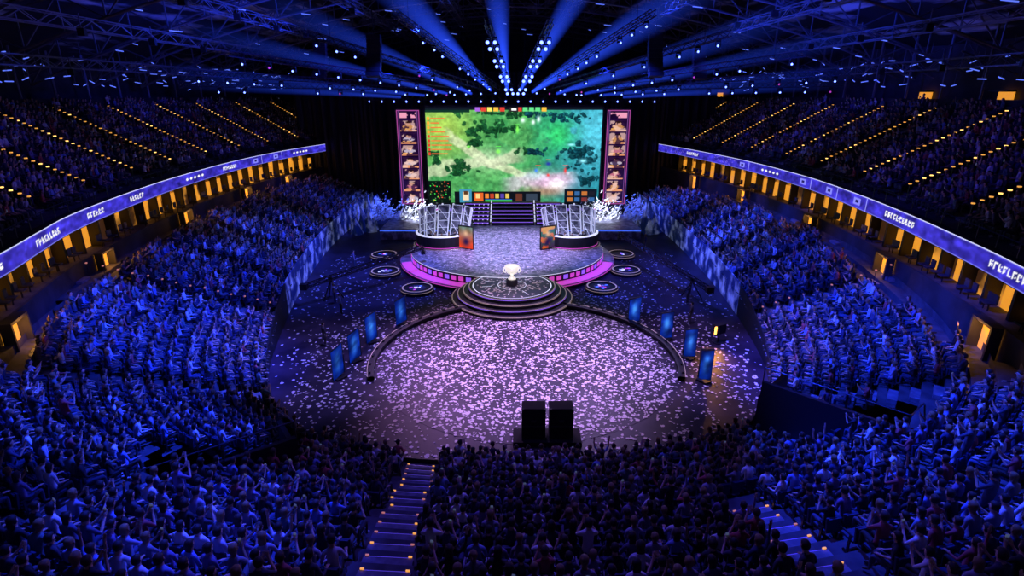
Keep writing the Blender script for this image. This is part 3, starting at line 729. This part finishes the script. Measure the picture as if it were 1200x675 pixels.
mb2=vcmat('side_display_led',1.,False)
for s,cx in((-1,-13.6),(1,13.95)):
    e=empty('player_portrait_display'); Hh,Ww=170,40; yy,xx=np.mgrid[0:1:Hh*1j,0:1:Ww*1j]
    n=fbm(Hh,Ww,14,3,60+s); C=np.zeros((Hh,Ww,3)); C[:]=c(36,15,58); C=C*(.5+n)[...,None]
    mix(((xx<.04)|(xx>.96)|(yy<.008)|(yy>.992))*1.,c(170,75,150)); mix(((yy>.92)&(yy<.975)&(xx>.15)&(xx<.85)&(n>.42))*1.,c(245,160,190))
    mix(((xx>.09)&(xx<.12)|(xx>.88)&(xx<.91))*1.,c(130,80,150))
    for i in range(7):
        y0=.02+i*.127; rect(.16,.84,y0,y0+.112,c(50,26,60)); rect(.14,.86,y0,y0+.014,c(245,160,110)); rect(.2,.6,y0+.02,y0+.03,c(255,185,100))
        mix((((xx-.5)/.26)**2+((yy-y0-.048)/.02)**2<1)*1.,c(*random.choice([(190,175,195),(200,140,90),(190,110,130)])))
        mix((((xx-.5)/.12)**2+((yy-y0-.077)/.018)**2<1)*1.,c(205,150,130)); mix((((xx-.5)/.14)**2+((yy-y0-.096)/.01)**2<1)*1.,c(45,25,25))
        mix(((n>.6)&(yy>y0)&(yy<y0+.11)&(xx>.14)&(xx<.86))*.7,c(250,205,190)); mix(((n<.38)&(yy>y0)&(yy<y0+.11)&(xx>.14)&(xx<.86))*.7,c(30,12,50))
    P=np.zeros((Hh,Ww,3)); P[...,0]=cx+(xx-.5)*3.; P[...,1]=YS-.3; P[...,2]=2.7+12.3*yy
    grid_led('portrait_panel',P,C,mb2,e)
    q=MB(); q.box((cx,YS,8.85),(3.4,.5,12.8),'dark'); q.box((cx,YS,1.2),(1.2,.5,2.4),'black'); q.obj('frame',parent=e)
for cx,w in((-12.6,2.9),(11.6,2.9),(-17,1.4),(16.2,1.4)):
    q=MB()
    for i in range(520):
        a=random.random()*6.28; r=math.sqrt(random.random()); x=cx+r*w*math.cos(a); y=72.5+r*1.3*math.sin(a); z=1.4+abs(random.gauss(0,1))*1.3*(1.2-r*.6)
        n=Vector((random.gauss(0,1),random.gauss(-.6,1),random.gauss(.5,1))).normalized(); t=n.orthogonal().normalized(); u=n.cross(t); l=random.uniform(.15,.32); p=Vector((x,y,z))
        q.add([p-t*l,p+u*l*.4,p+t*l,p-u*l*.4],[(0,1,2,3)],'petal')
    for i in range(12): a=random.random()*6.28; q.tube((cx,72.5,1.2),(cx+w*.7*math.cos(a),72.5+math.sin(a),3.2),.04,'dark',5)
    q.obj('white_flowering_shrub')
for cx,cy in((-19.2,78.5),(17.5,78.5),(-19.0,70.5),(17.8,71)):
    q=MB()
    for i in range(16):
        x=cx+random.uniform(-1.6,1.2);y=cy+random.uniform(-1.8,1.8);h=random.uniform(1.,3.6)
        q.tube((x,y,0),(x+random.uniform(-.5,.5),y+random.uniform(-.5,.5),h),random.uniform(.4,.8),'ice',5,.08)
    q.obj('ice_crystal_rock')
for bx,by,tx,ty in((-15.8,45.8,-8.7,52.5),(15.6,45.5,11.5,58)):
    q=MB(); B=Vector((bx,by,1.9)); Tt=Vector((tx,ty,2.9)); d=(Tt-B).normalized()
    for a in(0,2.1,4.2): q.tube((bx+1.0*math.cos(a),by+1.0*math.sin(a),.05),(bx,by,1.7),.06,'black')
    q.ell((bx,by,1.8),(.22,.22,.22),'black'); q.truss(B-d*2.2,Tt,.34,'black',.05,.5); q.box(B-d*2.4,(.6,.5,.5),'black'); q.tube(Tt,Tt-Vector((0,0,.5)),.06,'black'); q.box(Tt-Vector((0,0,.6)),(.35,.5,.3),'black'); q.tube(Tt-Vector((0,.25,.6)),Tt-Vector((0,.5,.6)),.09,'dark',10)
    q.obj('camera_crane')
q=MB(); q.box((1.8,24.6,.15),(3.5,1.3,.3),'matte')
for x in(1.1,2.5):
    q.box((x,24.6,1.2),(1.2,.8,1.8),'matte')
    for sx in(-1,1):
        for zz in(.35,2.06): q.box((x+sx*.55,24.19,zz),(.1,.06,.12),'black')
    q.box((x,24.18,1.1),(1.1,.04,.06),'black'); q.box((x,24.17,1.4),(.25,.04,.12),'black')
q.obj('equipment_case_stack')
ps=person('t_operator','down',True); pc=person('t_operator2','phone',True)
for x,y,a,mm in((-15.2,44.6,-.8,pc),(15.0,44.3,.7,pc),(13.9,40,1,ps),(-13.9,42,-1,ps),(-16.3,55,-1.3,ps),(15.3,62,1.4,ps),(-13.3,36,-.9,ps)):
    o=bpy.data.objects.new('stage_crew_member',mm.data); o.location=(x,y,0); o.rotation_euler=(0,0,a); COL.objects.link(o)
q=MB(); q.box((14.9,36.6,1.1),(.9,.4,.7),'black',.5); q.box((14.75,36.38,1.1),(.75,.06,.55),'orange',.5); q.tube((14.9,36.6,0),(14.9,36.6,.8),.06,'dark'); q.tube((14.9,36.6,.02),(14.9,36.6,.08),.4,'dark',12); q.obj('floor_flood_lamp')

# ---------------------------------------------------------------- roof
q=MB(); xs=np.linspace(-48,48,41)
def rz(x): return 30.5-10.5*(abs(x)/46)**1.8
for a,b_ in zip(xs[:-1],xs[1:]): q.add([(a,-15,rz(a)),(b_,-15,rz(b_)),(b_,112,rz(b_)),(a,112,rz(a))],[(0,1,2,3)],'deck')
q.obj('ceiling')
for ty in range(30,112,8):
    q=MB(); X=np.linspace(-44,44,27)
    for i in range(26):
        a,b_=X[i],X[i+1]; za,zb=rz(a)-.5,rz(b_)-.5; dp=2.6
        q.tube((a,ty,za),(b_,ty,zb),.11,'steel',5); q.tube((a,ty,za-dp),(b_,ty,zb-dp),.11,'steel',5)
        q.tube((a,ty,za),(a,ty,za-dp),.07,'steel',4); q.tube((a,ty,za) if i%2 else (a,ty,za-dp),(b_,ty,zb-dp) if i%2 else (b_,ty,zb),.07,'steel',4)
        if random.random()<.3:
            x=random.uniform(a,b_); q.tube((x,ty-.3,rz(x)-3.3),(x+random.uniform(.3,1.2),ty-.3,rz(x)-3.4),.045,'blueg',5); q.tube((x+.2,ty-.3,rz(x)-3.2),(x+.2,ty-.3,rz(x)-2.9),.02,'steel',3)  # added glowing streak in place of a glint on the truss
    q.obj('roof_truss')
q=MB()
for x in(-38,-31,-24,-16,-7,7,16,24,31,38):
    z=rz(x)-3.6; q.truss((x,28,z),(x,104,z),.8,'steel',.06,1.6)
for y in range(34,100,8):
    for x in np.arange(-37,38,7.3): q.tube((x,y,rz(x)-3.5),(x,y,rz(x)-4.6),.04,'steel',4); q.box((x,y,rz(x)-4.7),(.5,.3,.5),'black')
q.obj('roof_catwalk')
q=MB(); xs=np.linspace(-32,30,190)
for i in range(189):
    a,b_=xs[i],xs[i+1]; ya,yb=86+.25*math.sin(a*5),86+.25*math.sin(b_*5)
    q.add([(a,ya,0),(b_,yb,0),(b_,yb,20),(a,ya,20)],[(0,1,2,3)],'black')
q.obj('stage_curtain')
q=MB(); q.box((0,111,15),(96,.4,32),'wall'); q.obj('wall_rear')

# ---------------------------------------------------------------- lighting trusses w/ moving heads
def head(mb,p,d,lens='bluel',r=.2):
    p=Vector(p); d=Vector(d).normalized()
    mb.box(p,(.42,.3,.16),'black')
    for sx in(-1,1): mb.box(p+Vector((sx*.22,0,-.25)),(.05,.12,.45),'black')
    hp=p+Vector((0,0,-.35)); mb.tube(hp-d*.22,hp+d*.2,.13,'black',8,r*1.05); mb.tube(hp+d*.2,hp+d*.24,r,lens,10)
q=MB(); q.truss((-19,75.2,16.6),(19,75.2,16.6),.7,'dark')
for i in range(24):
    x=-18+i*36/23; head(q,(x,74.6,16.4),(x*.05,-1,.05),'bluel',.12)
q.obj('lighting_truss')
fan=[(-32,58,19),(-26,55,20.5),(-18,53,22),(-10,52,23.5),(-2.2,54,23),(3.4,54,23),(12,52,23.5),(19,53,22),(27,55,20.5),(33,58,19),(-36,64,18),(36,64,18)]
for i,e in enumerate(fan):
    x0=.3+(e[0])*.2; p0=Vector((x0,74,17.6)); p1=Vector(e); q=MB(); q.truss(p0,p1,.5,'dark')
    n=12
    for j in range(n):
        pt=p0.lerp(p1,(j+.5)/n)
        if i in(4,5):
            if j%3!=2:
                for dx in(-.35,.35): head(q,pt+Vector((dx,0,-.4)),(0,-1,-.35),'bluel',.17)
        elif random.random()<.8: head(q,pt-Vector((0,0,.4)),(random.uniform(-.4,.4),-1,-.2),'bluel' if random.random()<.88 else 'mag',.10)
    for t in (.2,.9):
        pt=p0.lerp(p1,t); q.tube(pt,(pt.x,pt.y,rz(pt.x)-3),.025,'dark',4)
    q.obj('lighting_truss')
for x,y in((-21,66),(20.5,66),(-13,57),(13.5,57)):
    q=MB(); zt=22.3
    q.tube((x,y,zt),(x,y,rz(x)-3),.04,'dark',4)
    for i in range(9): q.box((x,y-.02*i*i,zt-.25-i*.42),(1.3,.75,.38),'black',0,-.03*i)
    q.obj('line_array_speaker')
def beam_mat(name,col,S0,L_,r0,k):
    m=bpy.data.materials.new(name); N,Lk=nt(m); N.remove(N['Principled BSDF']); out=N['Material Output']
    em=N.new('ShaderNodeEmission'); em.inputs['Color'].default_value=(*col,1)
    tc=N.new('ShaderNodeTexCoord'); sp=N.new('ShaderNodeSeparateXYZ'); Lk.new(tc.outputs['Object'],sp.inputs[0])
    def ma(op,a,b=None):
        n=N.new('ShaderNodeMath'); n.operation=op
        for i,v in enumerate((a,b)):
            if v is None: continue
            if isinstance(v,(int,float)): n.inputs[i].default_value=v
            else: Lk.new(v,n.inputs[i])
        return n.outputs[0]
    x,y,z=sp.outputs; rr=ma('SQRT',ma('ADD',ma('MULTIPLY',x,x),ma('MULTIPLY',y,y)))
    rad=ma('ADD',ma('MULTIPLY',z,k),r0); q_=ma('DIVIDE',rr,rad); f=ma('MAXIMUM',ma('SUBTRACT',1.,ma('MULTIPLY',q_,q_)),0.)
    g=ma('DIVIDE',r0*1.,ma('MULTIPLY',rad,ma('ADD',ma('MULTIPLY',z,.03),1.))); h=ma('MAXIMUM',ma('SUBTRACT',1.,ma('DIVIDE',z,L_)),0.)
    s=ma('MULTIPLY',ma('MULTIPLY',f,g),ma('MULTIPLY',h,S0)); Lk.new(s,em.inputs['Strength']); Lk.new(em.outputs[0],out.inputs['Volume']); return m
beams=[((-2.6,73,17.4),(-12,46,27.5),2.2,.85),((-.6,73,17.4),(-1.5,45,27),1.5,.75),((1.,73,17.4),(7,46,27.5),1.7,.75),((2.5,73,17.2),(17,48,26.5),2.6,.9),((-5,73,17),(-22,52,25),1.7,.55),((-8,73,17),(-31,55,23),1.4,.5),((5.5,73,17),(26,53,24),1.9,.6),((9,73,17),(34,56,22.5),1.4,.5),((-11,74,16.8),(-38,62,19.5),1.1,.4),((11,74,16.8),(38,62,19.5),1.1,.4),((-14,74,16.6),(-40,70,18.2),.9,.35),((14,74,16.6),(40,70,18.2),.9,.35)]
for i,(a,b_,r1,s0) in enumerate(beams):
    a=Vector(a);b_=Vector(b_); Ln=(b_-a).length; r0=.2
    q=MB(); q.tube((0,0,0),(0,0,Ln),r0,beam_mat('haze_beam_%d'%i,(.022,.075,1.),s0*4.6,Ln,r0,(r1-r0)/Ln),20,r1)
    o=q.obj('light_beam'); o.location=a; o.rotation_euler=(b_-a).to_track_quat('Z','Y').to_euler()

# ---------------------------------------------------------------- lamps
def spot(loc,tgt,col,pw,ang=60,blend=.8,rad=.3):
    l=bpy.data.lights.new('spot_lamp','SPOT'); l.color=col; l.energy=pw; l.spot_size=math.radians(ang); l.spot_blend=blend; l.shadow_soft_size=rad
    o=bpy.data.objects.new('spot_lamp',l); o.location=loc; o.rotation_euler=(Vector(tgt)-Vector(loc)).to_track_quat('-Z','Y').to_euler(); COL.objects.link(o)
BL=(.016,.046,1.); BV=(.05,.03,1.)
for s in(-1,1):
    spot((s*6,28,24),(s*20,31,3),BL,92000,38)
    spot((s*8,42,24),(s*23,43,3),BL,42000,32)
    spot((s*8,55,23),(s*24.5,57,3.5),BL,42000,34)
    spot((s*8,64,21),(s*24.5,72,3.5),BL,24000,36)
    spot((s*5,24,24),(s*16,19,4),BL,70000,34)
    spot((s*12,40,24),(s*34,38,13),BV,3500,60)
    spot((s*12,62,24),(s*36,66,13),BV,4000,60)
spot((0,22,24),(0,13,6),(.10,.06,.9),8000,80)
spot((-7,22,24),(-9,12,5),BL,42000,30)
spot((9,22,24),(12,13,5),BL,36000,32)
spot((0,40,24),(1,34,0),(.55,.34,1.),36000,44)
spot((-9,52,20),(-2,35,0),(.75,.36,1.),18000,42)
spot((9,52,20),(3,35,0),(.6,.4,1.),18000,42)
spot((-8,34,24),(-12.5,34,0),(.3,.25,1.),20000,42); spot((8,34,24),(13.5,34,0),(.4,.28,1.),20000,42)
spot((-10,46,22),(-14,50,0),(.06,.1,1.),26000,50); spot((10,46,22),(14,50,0),(.06,.1,1.),26000,50)
spot((0,60,21),(-.3,58,1.3),(.5,.45,1.),20000,62)
spot((0,45,21),(-.3,57,1.3),(.5,.40,1.),22000,45)
spot((0,36,20),(0,46,1),(.9,.7,.9),9000,26)
for s in(-1,1):
    spot((s*11,64,12),(s*12,72.5,2.),(.75,.82,1.),20000,24); spot((s*12,64,15),(s*18.2,77,1.5),(.05,.12,1.),20000,34)
    spot((s*5.5,50,16),(s*6.8,60,2.8),(.6,.65,1.),8000,26)
    spot((s*9,52,16),(s*20.5,55,1),(.06,.11,1.),14000,56)
    spot((s*12,66,19),(s*26,58,27),BL,16000,70); spot((s*14,44,19),(s*30,58,26),BL,13000,60)
spot((0,70,17),(0,50,30),BL,14000,110)
spot((14.6,36.2,1.2),(13,33,.3),(1,.4,.05),600,120,1)
for c_,n in doorpos:
    l=bpy.data.lights.new('door_lamp','POINT'); l.color=(1,.42,.08); l.energy=60; l.shadow_soft_size=.1
    o=bpy.data.objects.new('door_lamp',l); p=c_-n*.55; o.location=(p[0],p[1],6.2); COL.objects.link(o)
w=bpy.data.worlds.new('arena_world'); S.world=w; w.use_nodes=True; w.node_tree.nodes['Background'].inputs[0].default_value=(.002,.004,.02,1); w.node_tree.nodes['Background'].inputs[1].default_value=1.

cam=bpy.data.cameras.new('camera'); co=bpy.data.objects.new('camera',cam); COL.objects.link(co)
cam.sensor_width=36; cam.lens=650/1200*36; cam.clip_end=400
co.location=(0,0,17); co.rotation_euler=(math.radians(90-19.3),0,0); S.camera=co
